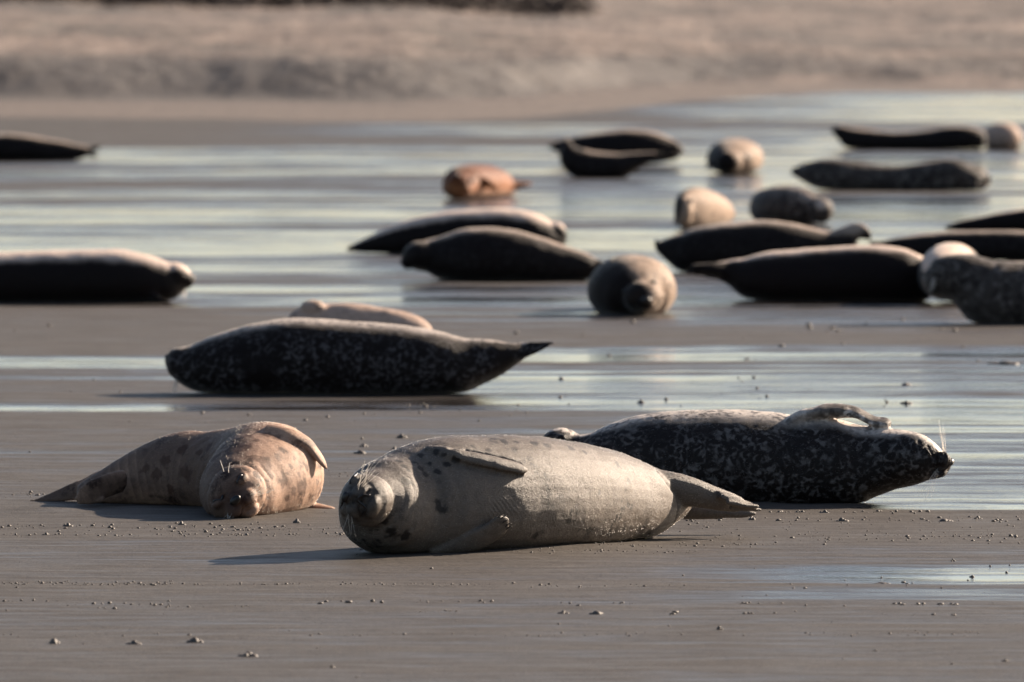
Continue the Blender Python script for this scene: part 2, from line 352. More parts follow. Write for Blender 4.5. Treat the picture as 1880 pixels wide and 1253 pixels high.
def wetness(X, Y):
    py = -230 + FPX*HCAM/Y; px = 940 + X*FPX/Y
    py = py + fbm(X*.55, Y*.05, o=3, s=3)*(4+6*sstep(700, 1200, py)) + (X*.6)*sstep(200, 700, py)
    l, c, r = band(WET_L, py), band(WET_C, py), band(WET_R, py)
    t = np.clip((px-150)/850, 0, 1); t = t*t*(3-2*t); q = np.clip((px-1000)/650, 0, 1); q = q*q*(3-2*q)
    wv = (l*(1-t)+c*t)*(1-q) + r*q
    st = fbm(X*.35, py*.11, o=4, s=11)*.42 + fbm(X*1.3, py*.3, o=3, s=23)*.25
    st = st + fbm(X*.22, py*.42, o=3, s=31)*.95*sstep(1000, 600, py)
    near = sum(np.exp(-((X-x0)/wx)**4-((Y-y0)/wy)**2) for x0, y0, wx, wy in BEDS)
    return np.clip((wv*.84 + st*(.2+.8*sstep(.05, .5, wv)))*(1-np.clip(near, 0, 1)*.9), 0, 1)
def sheet(name, xs, ys, zf, mat, kind='structure', attrs=None):
    X, Y = np.meshgrid(xs, ys); Z = zf(X, Y); nx, ny = len(xs), len(ys)
    v = np.stack([X, Y, Z], -1).reshape(-1, 3).astype(np.float32)
    i = (np.arange(ny-1)[:, None]*nx + np.arange(nx-1)[None]).ravel()
    q = np.stack([i, i+1, i+nx+1, i+nx], 1).astype(np.int32)
    m = bpy.data.meshes.new(name); m.vertices.add(len(v)); m.vertices.foreach_set('co', v.ravel())
    m.loops.add(q.size); m.loops.foreach_set('vertex_index', q.ravel())
    m.polygons.add(len(q)); m.polygons.foreach_set('loop_start', np.arange(0, q.size, 4, dtype=np.int32))
    m.update(calc_edges=True); m.validate(); m.polygons.foreach_set('use_smooth', [True]*len(m.polygons)); m.materials.append(mat)
    for k, fn in (attrs or {}).items(): m.attributes.new(k, 'FLOAT', 'POINT').data.foreach_set('value', fn(X, Y).ravel().astype(np.float32))
    o = link(name, m); tag(o, kind=kind); return o
def sand_mat():
    t = NT('wet_sand'); co = t.n('TexCoord').outputs['Object']; wet = t.attr('wet')
    st = t.noise(t.scale(co, (1.1, 4, 1)), 2.2, 5, .6); fine = t.noise(t.scale(co, (1, .6, 1)), 130, 4, .7); mid = t.noise(t.scale(co, (1, .5, 1)), 14, 4, .6); rip = t.noise(t.scale(co, (.8, 3.2, 1)), 3.4, 5, .68)
    wv = t.math('ADD', wet, t.math('MULTIPLY', t.math('SUBTRACT', st, .5), .9), True)
    k = t.ramp(wv, -.05, .85)
    dry = t.mix(t.ramp(st, .3, .7), col(.041, .035, .030), col(.082, .074, .066))
    dry = t.mix(t.math('MULTIPLY', t.ramp(fine, .45, .75), .5), dry, col(.165, .135, .112))
    dry = t.mix(t.math('MULTIPLY', t.ramp(mid, .55, .8), .3), dry, col(.04, .031, .026))
    c = t.mix(k, dry, col(.040, .035, .032)); t.set(t.b.inputs['Base Color'], c)
    rg = t.n('MapRange'); t.set(rg.inputs[0], k); rg.inputs[3].default_value = .66; rg.inputs[4].default_value = .05; t.set(t.b.inputs['Roughness'], rg.outputs[0])
    t.b.inputs['IOR'].default_value = 1.38; t.set(t.b.inputs['Specular IOR Level'], t.math('ADD', .22, t.math('MULTIPLY', k, .3)))
    inv = t.math('SUBTRACT', 1.0, k)
    h = t.math('ADD', t.math('MULTIPLY', fine, t.math('ADD', t.math('MULTIPLY', inv, .0035), .0001)), t.math('MULTIPLY', mid, t.math('ADD', t.math('MULTIPLY', inv, .006), .0006)))
    h = t.math('ADD', h, t.math('MULTIPLY', rip, t.math('ADD', t.math('MULTIPLY', inv, .015), .0014)))
    bp = t.n('Bump'); bp.inputs['Strength'].default_value = .8; bp.inputs['Distance'].default_value = 1.0; t.set(bp.inputs['Height'], h); t.set(t.b.inputs['Normal'], bp.outputs[0])
    return t.m
def bank_mat():
    t = NT('bank_mud'); co = t.n('TexCoord').outputs['Object']
    a = t.noise(t.scale(co, (.45, .2, 1)), .8, 6, .7); b = t.noise(t.scale(co, (1, .45, 1)), 5, 5, .65); c3 = t.noise(co, 28, 3)
    c = t.mix(t.ramp(a, .40, .60), col(.042, .032, .027), col(.165, .120, .096))
    c = t.mix(t.math('MULTIPLY', t.ramp(b, .46, .66), .7), c, col(.030, .022, .020))
    c = t.mix(t.math('MULTIPLY', t.ramp(c3, .5, .66), .5), c, col(.20, .15, .12))
    wd_ = t.math('ADD', t.attr('face_shade'), t.math('ADD', t.math('MULTIPLY', t.math('SUBTRACT', b, .5), 1.1), t.math('MULTIPLY', t.math('SUBTRACT', a, .5), 1.6))); c = t.mix(t.ramp(wd_, .15, .95), c, t.mix(t.ramp(c3, .4, .6), col(.022, .018, .0175), col(.060, .048, .044)))  # slope shade painted into the mud colour
    low = t.attr('foot'); c = t.mix(low, c, t.mix(t.ramp(b, .4, .7), col(.098, .073, .059), col(.080, .060, .049))); t.set(t.b.inputs['Base Color'], c)
    t.b.inputs['Roughness'].default_value = .8
    bp = t.n('Bump'); bp.inputs['Strength'].default_value = .7; bp.inputs['Distance'].default_value = .06; t.set(bp.inputs['Height'], t.math('ADD', t.math('MULTIPLY', c3, .4), b)); t.set(t.b.inputs['Normal'], bp.outputs[0])
    return t.m
M_SAND = sand_mat()
def wide(inner, step, outer):
    a = np.arange(-inner, inner+1e-6, step); b = inner*np.geomspace(1.06, outer/inner, 26); return np.r_[-b[::-1], a, b]
def flat_z(X, Y):
    wv = wetness(X, np.clip(Y, 30, 400)); f = sstep(15, 30, Y)*(1-sstep(140, 200, Y))
    return ((.5-wv)*.006 + fbm(X*.8, Y*.5, o=4, s=40)*.006 + fbm(X*4, Y*2.2, o=3, s=50)*.0025)*f - .004*f + .012*sum(np.exp(-((X-x0)/(wx*1.0))**4-((Y-y0)/(wy*.55))**2) for x0, y0, wx, wy in BEDS)*(.7+.6*vnoise(X*6, Y*5, s=77))
_py = np.arange(1330, 128, -1.25)
_ys = np.r_[-400, -100, -20, 5, 15, 24, 29, 31.5, [FPX*HCAM/(p+230) for p in _py], 152, 165, 185, 220, 300, 500, 900, 1800, 4000, 7000]
sheet('sand_flat', wide(8, .08, 4000), _ys, flat_z, M_SAND, attrs={'wet': lambda X, Y: wetness(X, np.clip(Y, 30, 400))})
def bank_edge(X): return 118 + 16*sstep(-1.5, 4.5, X) + fbm(X*.25, X*0, o=3, s=61)*2.5 + 6*sstep(-4, -12, X)
def bank_z(X, Y):
    e = bank_edge(X); foot = np.clip((Y-e)/8, 0, 1)*.035
    sc = e + np.interp(X, [-30, -2, 1, 3, 5, 30], [8, 8, 9, 6, 3, 3]) + fbm(X*.5, Y*.2, o=3, s=66)*1.6
    hs = np.interp(X, [-30, -2.5, 0, 2.5, 4.5, 30], [.52, .48, .38, .28, .16, .16])*(1+.25*fbm(X*.7, X*0+3, o=3, s=70))
    wd = np.interp(X, [-30, -2, 2, 5, 30], [3.2, 3.2, 3.4, 3.6, 3.6])
    z = foot + hs*sstep(0, 1, (Y-sc)/wd*.8)
    z += np.clip(Y-sc-wd, 0, 60)*.0035
    up = sstep(-1.5, 2.0, Y-sc)
    rough = fbm(X*.9, Y*.35, o=4, s=80)*.07 + fbm(X*3.2, Y*1.6, o=4, s=85)*.035 + np.abs(fbm(X*7, Y*4, o=3, s=88))*.05
    return z + rough*up + fbm(X*1.5, Y*.5, o=3, s=90)*.012*foot/.035 - .03*(1-sstep(-2, .5, Y-e))
def bank_shade(X, Y):                 # shade on the face of the bank, painted as a dark band
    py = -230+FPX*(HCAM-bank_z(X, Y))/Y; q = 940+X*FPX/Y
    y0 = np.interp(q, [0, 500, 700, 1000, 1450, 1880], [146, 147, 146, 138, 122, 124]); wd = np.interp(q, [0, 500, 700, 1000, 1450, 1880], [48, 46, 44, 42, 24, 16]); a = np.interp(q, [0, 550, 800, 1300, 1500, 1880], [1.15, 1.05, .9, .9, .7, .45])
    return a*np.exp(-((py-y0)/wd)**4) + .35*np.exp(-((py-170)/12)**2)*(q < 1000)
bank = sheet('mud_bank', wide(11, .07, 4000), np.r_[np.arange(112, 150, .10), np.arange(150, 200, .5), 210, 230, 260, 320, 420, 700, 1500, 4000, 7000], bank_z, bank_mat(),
      attrs={'face_shade': bank_shade, 'foot': lambda X, Y: 1-sstep(-2.5, 1.0, Y-(bank_edge(X)+np.interp(X, [-30, -2, 1, 3, 5, 30], [8, 8, 9, 6, 3, 3])))})
# scrub on the crest of the bank, a far mass of small leaves
def scrub():
    rs = np.random.RandomState(4); v, f = [], []
    for k in range(900):
        x = rs.uniform(-14, 1.0); y = rs.uniform(166, 173); x0 = sstep(1.0, -4.0, np.array(x))
        h = (.26+.28*abs(vnoise(np.array(x*.8), np.array(y*.3), s=9)))*float(x0) + .08; c = np.array((x, y, float(bank_z(np.array([[x]]), np.array([[y]]))[0, 0])))
        for j in range(34):
            p = c + rs.normal(size=3)*np.array((.16, .16, .12)) + np.array((0, 0, rs.uniform(0, h))); a = rs.normal(size=3); a /= np.linalg.norm(a)
            b = np.cross(a, rs.normal(size=3)); b /= np.linalg.norm(b); s = rs.uniform(.02, .045); i = len(v)
            v += [p-a*s*1.6, p+b*s*.7, p+a*s*1.6, p-b*s*.7]; f.append((i, i+1, i+2, i+3))
    m = mesh_np('scrub', v, f, plain('dry_scrub', (.045, .03, .024), .8), smooth=False); return tag(link('scrub', m), 'dark low scrub growing along the crest of the far bank', 'scrub', kind='stuff')
scrub()
# ------------------------------------------------------------------ the seals
def px(n, d): return n*d/FPX
def head_frame(f, up):
    f = nrm(f); r = nrm(np.cross(f, up)); return f, r, nrm(np.cross(r, f))

# --- the pale seal in front, lying on its side with its face to the camera
def front_pale():
    sts = [(668,914,42.36,34,40),(678,916,42.42,56,60),(698,923,42.50,80,84),(735,924,42.64,97,103),(800,911,42.76,110,122),(880,907,42.88,112,128),(960,905,43.02,109,124),(1040,907,43.21,101,112),(1110,911,43.42,89,98),(1170,915,43.60,70,82),(1212,912,43.70,50,62),(1245,908,43.77,30,42),(1270,908,43.80,16,22)]
    on = surface(sts)
    hc = P(676,914,42.36); f, r, u = head_frame((-.42,-.88,.0), (-.85,.30,.35))
    def h(a, b, c): return hc + f*a + r*b + u*c
    ex = [ellipsoid(h(.012,0,.0), (f,r,u), (.100,.100,.100)),                 # skull
          ellipsoid(h(.070,.028,-.006), (f,r,u), (.058,.046,.044)), ellipsoid(h(.070,-.028,-.006), (f,r,u), (.058,.046,.044)),   # muzzle pads
          ellipsoid(h(.074,0,-.062), (f,r,u), (.040,.046,.026)),              # chin
          ellipsoid(h(.090,0,.034), (f,r,u), (.052,.022,.020)),               # bridge of the nose
          ellipsoid(h(.044,.054,.050), (f,r,u), (.044,.034,.026)), ellipsoid(h(.044,-.054,.050), (f,r,u), (.044,.034,.026))]    # brows
    # fore flippers lie against the body
    ex += flip([on(785,828,-.06),on(835,834,-.012),on(900,846,.004),on(940,854,.009),on(968,860,.014)], [.030,.034,.031,.028,.022], [.034,.028,.021,.018,.014], flat_on(on, [(830,833),(900,846),(968,860)]))
    ex += flip([on(790,1010,-.03),on(845,998,-.006),on(893,978,.010),on(915,962,.020),on(932,948,.03)], [.042,.046,.046,.047,.044], [.030,.020,.014,.012,.009], flat_on(on, [(840,998),(893,978),(928,953)]))
    ex += flip([P(1150,890,43.54),P(1205,892,43.58),P(1255,897,43.60),P(1310,911,43.64),P(1345,920,43.68),P(1374,926,43.72)], [.085,.076,.062,.048,.038,.026], [.085,.068,.052,.040,.026,.014], (.1,-.3,.95))
    ex += [tube([P(1318,904,43.60),P(1342,908,43.62),P(1362,916,43.65)], .015, .010, 10, 10), tube([P(1325,908,43.58),P(1355,915,43.60),P(1379,922,43.63)], .015, .010, 10, 10), tube([P(1335,918,43.57),P(1368,924,43.60),P(1392,926,43.63)], .014, .010, 10, 10), tube([P(1340,928,43.60),P(1372,931,43.63),P(1397,932,43.66)], .013, .009, 10, 10)]
    ex += flip([P(1185,925,43.78),P(1250,931,43.82),P(1320,937,43.84),P(1388,939,43.86)], [.055,.040,.024,.014], [.05,.035,.022,.012], (.1,.5,.75))
    mz = h(.10,0,-.02)
    def sculpt(V, N, pg):
        rel = V-mz; d = np.linalg.norm(rel - (rel@f)[:, None]*f*.55, axis=1)
        wob = .012*fbm(V[:, 0]*12, V[:, 2]*12, V[:, 1]*12, 3, 3)
        thr = sstep(.05, -.04, (V-hc)@u) * sstep(.075, .09, d)*(1-sstep(.14, .20, d))            # folds of the throat
        V = V + N*((np.abs(np.sin((d+wob*1.3)*math.pi/.030))**.6-.7)*.0042*thr*np.clip(.6+.9*vnoise(V[:, 0]*9, V[:, 2]*9, V[:, 1]*9, 8), 0, 1.4))[:, None]
        ring = sstep(.14, .17, d)*(1-sstep(.26, .36, d))
        V = V + N*(np.sin((d+wob*2)*2*math.pi/.060)*.0022*ring*(.4+.9*vnoise(V[:, 0]*7, V[:, 2]*7, V[:, 1]*7, 18)))[:, None]
        c = on(925,952); e = V-c; dc = np.linalg.norm(e, axis=1); ax_ = e@nrm(np.array((.8,0,.6)))       # short creases fanning from the lower flipper's tip
        V = V + N*((np.abs(np.sin((ax_+wob*.8)*math.pi/.014))**.7-.6)*.0026*sstep(.015, .04, dc)*(1-sstep(.05, .10, dc))*sstep(0, .02, e[:, 2]))[:, None]
        mask = (1-sstep(.055, .115, np.linalg.norm(V-h(.118,0,-.022), axis=1)))*(.75+.5*vnoise(V[:, 0]*40, V[:, 2]*40, V[:, 1]*40, 28))
        return V, np.maximum(pg, np.clip(mask, 0, 1)*.85)
    eyes = [[h(.088,s_*.040,.062),h(.074,s_*.062,.066),h(.054,s_*.084,.062)] for s_ in (-1, 1)]
    carve = [([on(828,826),on(860,823),on(905,832),on(955,848)], .010, .010, .12), ([on(832,846),on(880,859),on(930,867),on(955,868)], .010, .009, .25)] + [(e, .008, .006, .95) for e in eyes] + [([h(.15,0,.010),h(.15,0,-.012),h(.14,0,-.034)],.005,.007,.9),  # flipper edge grooves darkened with painted shade
             ([h(.10,.066,-.050),h(.115,.040,-.046),h(.128,.012,-.038),h(.128,-.012,-.038),h(.115,-.040,-.046),h(.10,-.066,-.050)],.007,.010,1.0),
             ([P(1205,866,43.50),P(1222,890,43.50),P(1240,910,43.54),P(1218,942,43.58),P(1195,962,43.60)],.012,.007,.10)]
    dots = [(on(x, y), px(q*1.25, 43), 1.0) for x, y, q in [(750,880,9),(809,931,10),(706,957,8),(720,978,10),(748,985,11),(804,863,7),(790,847,6),(764,842,6),(776,856,6),(823,849,7),(838,843,6),(772,829,7),(815,836,5),(796,828,6),(745,846,6),(782,868,6),(757,858,5),(735,836,6),(982,806,10),(1005,809,8),(926,801,8),(950,803,6),(1055,815,8),(1080,822,6),(1141,849,8),(1048,955,6),(985,985,7),(1020,930,5),(1105,905,5),(1160,880,6),(900,820,5),(868,812,6),(1246,876,6),(1290,893,7),(1230,868,6)]] + [(on(915+k*6, 975-k*11, .02), .05, .35) for k in range(3)]
    o = make_seal('pale grey seal lying on its side in front, belly and face to the camera', sts, 'pale', vox=.0050, sm=7, extra=ex, dorsal=(-.45,.75,.25), sculpt=sculpt, carve=carve, n=70, hairs=16000, hlen=.0055, pig=dots)
    V = SEALS[-1][1]
    q = snap(V, [h(.16,0,.024)])[0]; blob(o, 'nose', q-f*.002, (f,r,u), (.010,.022,.014), M_NOSE)
    for s in (-1, 1):
        v, fa = tube(skin(V, [h(.17,s*.006,.020),h(.165,s*.014,.032)], .004, 6), .0030, .002, 6); part(o, 'nostril', v, fa, M_EYE)
    for e in eyes:
        v, fa = tube(skin(V, e, .0005, 10), .0056, .004, 10); part(o, 'eye', v, fa, M_EYE)
    v, fa = tube(skin(V, [h(.108,.055,-.052),h(.125,.030,-.048),h(.138,.0,-.042),h(.125,-.030,-.048),h(.108,-.055,-.052)], -.001, 14), .0048, .0048, 14); part(o, 'mouth', v, fa, M_EYE)
    for s in (-1, 1):
        whiskers(o, snap(V, [h(.12,s*.075,.0)])[0], f*.25+r*s*.9+u*-.35, 13 if s*r[2] > 0 else 4, .40, .11, seed=3+s, jit=.014, r=.0005)
    for k in range(5):
        a = snap(V, [on(918+k*4.2,944+k*6.5,.04)])[0]; v, fa = tube([a-np.array((.008,0,.006)), a+np.array((.006,-.006,.004)), a+np.array((.015,-.005,.005))], .0034, .0014, 6); part(o, 'claw', v, fa, M_CLAW)
    return o
front_pale()

# --- the tan spotted seal, curled with its head low towards the camera
def front_tan():
    sts = [(436,908,45.02,40,46),(438,904,45.10,58,66),(448,893,45.22,74,84),(472,876,45.36,84,98),(489,862,45.50,90,106),(474,860,45.64,88,104),(430,862,45.76,80,92),(385,864,45.84,76,84),(338,862,45.90,73,80),(285,870,45.94,62,66),(235,881,45.96,47,50),(190,894,45.97,33,38),(150,906,45.98,20,28)]
    on = surface(sts)
    hc = P(434,906,44.98); f, r, u = head_frame((.06,-.97,-.16), (-.70,.05,.70))
    def h(a, b, c): return hc + f*a + r*b + u*c
    ex = [ellipsoid(h(-.01,0,0), (f,r,u), (.105,.125,.115)),
          ellipsoid(h(.072,.028,-.022), (f,r,u), (.058,.046,.042)), ellipsoid(h(.072,-.028,-.022), (f,r,u), (.058,.046,.042)),
          ellipsoid(h(.065,0,-.074), (f,r,u), (.040,.044,.026)), ellipsoid(h(.085,0,.014), (f,r,u), (.058,.024,.026)),
          ellipsoid(h(.044,.060,.044), (f,r,u), (.046,.036,.026)), ellipsoid(h(.044,-.060,.044), (f,r,u), (.046,.036,.026))]
    ex += flip([on(490,792,-.09),on(530,795,-.02),on(562,808,.004),on(580,828,.012),P(600,858,on(585,850)[1]-.0)], [.044,.040,.036,.032,.022], [.036,.024,.016,.012,.009], flat_on(on, [(525,795),(560,808),(583,840)]))
    ex += flip([P(545,925,45.55),P(575,928,45.52),P(600,930,45.5),P(617,931,45.5)], [.04,.036,.028,.016], [.022,.018,.014,.010], (.2,.9,.1))
    ex += flip([P(230,868,46.0),P(180,884,46.06),P(120,908,46.08),P(72,919,46.1)], [.058,.048,.030,.018], [.026,.022,.018,.010], (.2,.2,.9), digits=5)
    ex += flip([P(225,880,45.78),P(190,890,45.72),P(165,902,45.70),P(146,913,45.70)], [.050,.058,.052,.034], [.028,.024,.020,.014], (.45,-.15,.85), digits=5)
    mz = h(.10,0,-.02)
    def sculpt(V, N, pg):
        rel = V-mz; d = np.linalg.norm(rel - (rel@f)[:, None]*f*.5, axis=1)
        wob = .012*fbm(V[:, 0]*12, V[:, 2]*12, V[:, 1]*12, 3, 3); thr = sstep(.03, -.05, (V-hc)@u) * sstep(.085, .10, d)*(1-sstep(.15, .21, d))
        V = V + N*((np.abs(np.sin((d+wob*1.2)*math.pi/.028))**.6-.7)*.004*thr*np.clip(.6+.9*vnoise(V[:, 0]*9, V[:, 2]*9, V[:, 1]*9, 8), 0, 1.4))[:, None]
        c = P(400,905,45.5); dl = np.linalg.norm((V-c)*np.array((1,.5,.8)), axis=1)          # folds at the neck's left
        wv = sstep(.0, -.08, V[:, 0]-c[0])*sstep(.07, .1, dl)*(1-sstep(.20, .26, dl))
        V = V + N*(np.sin(dl*2*math.pi/.033)*.0012*wv)[:, None]
        mask = 1-sstep(.03, .105, np.linalg.norm(V-h(.115,0,-.005), axis=1))
        return V, np.maximum(pg, mask*.8)
    eyes = [[h(.088,s_*.038,.046),h(.076,s_*.058,.050),h(.058,s_*.078,.048)] for s_ in (-1, 1)]
    carve = [(e, .010, .007, 1.0) for e in eyes] + [([h(.15,0,-.010),h(.15,0,-.030),h(.14,0,-.048)],.005,.006,.9),
             ([h(.09,.068,-.062),h(.112,.040,-.060),h(.128,.012,-.052),h(.128,-.012,-.052),h(.112,-.040,-.060),h(.09,-.068,-.062)],.007,.009,1.0)]
    dots = [(on(x, y), px(q*1.1, 45.4), .72) for x, y, q in [(527,877,15),(560,890,18),(543,900,9),(515,836,9),(487,842,14),(496,858,10),(439,815,20),(420,817,14),(391,832,12),(490,789,9),(512,797,9),(565,855,8),(531,914,9),(592,905,8),(470,800,9),(455,790,8),(536,852,7),(552,868,7),(505,872,7),(572,915,8),(520,820,7),(545,838,6),(462,832,10),(405,812,9),(380,815,9),(360,830,10),(330,822,10),(300,845,12),(285,870,12),(340,870,14),(310,900,12),(265,860,9),(372,856,9)]]
    o = make_seal('tan brown-spotted seal curled at the left with its head low on the sand', sts, 'tan', vox=.0053, sm=7, extra=ex, dorsal=(-.55,-.1,.15), sculpt=sculpt, carve=carve, n=70, hairs=9000, hlen=.0055, pig=dots)
    V = SEALS[-1][1]
    q = snap(V, [h(.17,0,.004)])[0]; blob(o, 'nose', q-f*.002, (f,r,u), (.012,.026,.017), M_NOSE)
    for s in (-1, 1):
        v, fa = tube(skin(V, [h(.17,s*.007,.000),h(.165,s*.016,.012)], .005, 6), .0034, .0022, 6); part(o, 'nostril', v, fa, M_EYE)
        whiskers(o, snap(V, [h(.12,s*.075,-.025)])[0], f*.25+r*s*1.0+u*-.3, 10, .40, .10, seed=13+s, jit=.014, r=.0005)
    for e in eyes:
        v, fa = tube(skin(V, e, -.0015, 10), .0052, .004, 10); part(o, 'eye', v, fa, M_EYE)
    v, fa = join([tube([P(411,866,44.86),P(408,856,44.85),P(404,845,44.86)], .0011, .0006, 6, 4), tube([P(420,868,44.86),P(420,860,44.85),P(422,850,44.86)], .0010, .0005, 6, 4)]); part(o, 'brow_hair', v, fa, M_WHISK)
    return o
front_tan()

# --- the dark spotted seal behind it, rolled with one fore flipper in the air
def rear_spotted():
    rows = [(1018,790,815),(1050,793,838),(1085,782,880),(1130,767,912),(1195,755,930),(1265,749,934),(1335,748,934),(1400,752,934),(1455,757,934),(1505,760,932),(1555,770,926),(1600,778,909),(1640,783,896),(1675,790,890),(1702,805,882),(1722,820,876),(1736,829,869),(1742,838,862)]
    sts = side(926, rows, 1.15); sts = [(a,b,c-.16*max(0,(a-1500)/240)**1.2,d,e*(.85 if a > 1560 else 1)) for a,b,c,d,e in sts]
    dh = sts[-3][2]
    hc = P(1688,838,dh); f, r, u = head_frame((.93,-.28,-.14), (.22,-.40,.87))
    def h(a, b, c): return hc + f*a + r*b + u*c
    nz = P(1741,848,dh-.05)
    ex = [ellipsoid(P(1672,838,dh), (f,r,u), (.125,.105,.105)),
          ellipsoid(P(1731,842,dh-.06), (f,r,u), (.036,.030,.040)), ellipsoid(P(1733,845,dh-.0), (f,r,u), (.034,.030,.040)), ellipsoid(P(1718,862,dh-.03), (f,r,u), (.046,.036,.024))]
    b = D(926)
    ex += flip([P(1450,790,b+.12),P(1490,757,b+.10),P(1530,749,b+.10),P(1565,750,b+.09)], [.10,.085,.06,.040], [.055,.04,.028,.020], (.6,.75,.1))
    ex += flip([P(1535,750,b+.10),P(1572,754,b+.09),P(1603,769,b+.08),P(1636,773,b+.08)], [.045,.043,.042,.044], [.028,.020,.017,.018], (.1,.95,.3))
    ex += flip([P(1080,835,b+.18),P(1050,803,b+.16),P(1022,794,b+.15),P(995,804,b+.15)], [.06,.06,.055,.03], [.030,.026,.022,.013], (.2,.9,.25), digits=5)
    ex += flip([P(1075,835,b+.25),P(1050,822,b+.28),P(1022,815,b+.28),P(1000,820,b+.28)], [.06,.06,.05,.03], [.03,.022,.018,.012], (.2,.9,.25))
    def sculpt(V, N, pg):
        c = P(1716,842,dh-.08); d = np.linalg.norm(V-c, axis=1); near = (1-sstep(.045, .085, d))
        V = V + N*(np.sin(d*2*math.pi/.016)*.002*near*sstep(.01, .02, d))[:, None]
        c = P(1455,790,b); dl = (V[:, 0]-c[0])*.8-(V[:, 2]-c[2])*.6
        V = V - N*(np.exp(-(dl/.035)**2)*.012*sstep(-.06, .03, V[:, 2]-c[2]))[:, None]          # fold ahead of the raised flipper
        mask = 1-sstep(.02, .055, np.linalg.norm(V-nz, axis=1))
        return V, np.maximum(pg, mask*.55)
    on = surface(sts, ex)
    carve = [([P(1705,820,dh-.07),P(1711,826,dh-.085),P(1717,837,dh-.085)],.006,.006,1.0), ([P(1742,857,dh-.08),P(1733,860,dh-.08),P(1718,858,dh-.085)],.004,.006,.9), ([P(1686,811,dh-.07),P(1687,812,dh-.07)],.008,.006,1.0)]
    o = make_seal('dark spotted seal rolled on its side, one fore flipper raised over its neck', sts, 'spotted', vox=.0062, sm=4, extra=ex, dorsal=(0,-.25,-.95), sculpt=sculpt, carve=carve, n=80, hairs=6000, hlen=.006, pig=[(P(1492,752,b+.0),.035,.5),(P(1515,746,b+.05),.05,.75),(P(1538,745,b+.07),.055,.85),(P(1560,750,b+.09),.055,.85),(P(1583,755,b+.09),.06,.85),(P(1606,768,b+.08),.06,.85),(P(1630,772,b+.08),.055,.85)])
    blob(o, 'nose', nz+f*.008, (f,r,u), (.016,.022,.016), M_NOSE)
    V = SEALS[-1][1]; v, fa = tube(skin(V, [on(1704,819,.03),on(1711,826,.03),on(1717,836,.03)], .001, 8), .0038, .003, 8); part(o, 'eye', v, fa, M_EYE)
    whiskers(o, P(1733,828,dh-.03), (-.12,-.1,1), 12, .14, .125, seed=21, r=.00042)
    whiskers(o, P(1719,866,dh-.07), (-.55,-.35,-.9), 10, .22, .125, seed=22, r=.00042)
    return o
rear_spotted()

# --- broadside seals further back: rows are px, top, bottom
def lying(label, py, rows, fur, fl=(), nose=None, wf=1.15, vox=.013, dorsal=(0, 0, 1), whisk=None, dof=0.0, heads=(), **k):
    sts = side(py, rows, wf); sts = [(a, b, c+dof, d, e) for a, b, c, d, e in sts]; ex = []; d0 = D(py)+dof
    for pts, hw, ht, wd, dg in fl:
        ex += flip([P(p[0], p[1], d0+(p[2] if len(p) > 2 else .2)) for p in pts], [px(q, d0) for q in hw], [px(q, d0) for q in ht], wd, digits=dg)
    for x, y, rx, ry, dd in heads: ex.append(ellipsoid(P(x, y, d0+dd), ((1,0,0),(0,1,0),(0,0,1)), (px(rx, d0), px(rx*.6+ry*.5, d0), px(ry, d0))))
    o = make_seal(label, sts, fur, vox=vox, extra=ex, dorsal=dorsal, ring=30, sm=4, **k)
    if nose:
        x, y, r, dd = nose; blob(o, 'nose', P(x, y, d0+dd), ((1,0,0),(0,1,0),(0,0,1)), (px(r, d0)*1.0, px(r, d0)*1.2, px(r, d0)*.9), M_NOSE)
    if whisk:
        for (x, y, dd, dr, ln, n) in whisk: whiskers(o, P(x, y, d0+dd), dr, n, .22, ln, r=.0011, seed=int(x))
    return o
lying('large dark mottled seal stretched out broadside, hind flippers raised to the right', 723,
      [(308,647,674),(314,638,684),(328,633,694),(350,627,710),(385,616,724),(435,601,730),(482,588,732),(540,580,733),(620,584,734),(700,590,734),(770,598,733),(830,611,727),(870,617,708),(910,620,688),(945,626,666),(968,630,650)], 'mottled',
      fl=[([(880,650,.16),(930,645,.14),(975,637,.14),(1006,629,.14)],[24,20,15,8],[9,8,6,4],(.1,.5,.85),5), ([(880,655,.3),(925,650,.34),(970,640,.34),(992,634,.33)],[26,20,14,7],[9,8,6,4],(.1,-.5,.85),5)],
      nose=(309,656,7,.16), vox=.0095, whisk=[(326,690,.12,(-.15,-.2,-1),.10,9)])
lying('pale seal mostly hidden behind the large dark mottled seal', 640,
      [(545,580,640),(560,560,640),(590,556,640),(640,553,640),(690,560,640),(735,568,640),(765,580,640),(785,600,640)], 'cream', fl=[([(640,590,.1),(690,585,.05),(715,590,.02)],[14,12,8],[5,5,4],(.3,-.6,.6),0)], heads=[(574,562,24,15,.05),(700,578,40,16,.1)], nose=(572,561,6,.05), wf=1.0)
lying('sunlit-backed seal at the left edge with its dark muzzle pointing right', 556,
      [(-120,480,552),(-70,468,560),(-20,461,562),(60,458,563),(140,456,563),(210,455,562),(255,462,561),(290,473,556),(315,484,549),(336,494,531),(350,502,519)], 'rimmed',
      fl=[([(-110,510,.15),(-160,505,.15),(-200,500,.15)],[20,16,8],[8,7,5],(0,.4,.9),0), ([(270,540,.0),(300,553,-.02),(318,557,-.04)],[12,10,6],[6,5,4],(.3,-.8,.4),0)], heads=[(318,508,34,30,.14),(342,512,16,15,.12)], nose=(352,511,7,.12), whisk=[(340,528,.1,(-.1,-.2,-1),.09,8)])
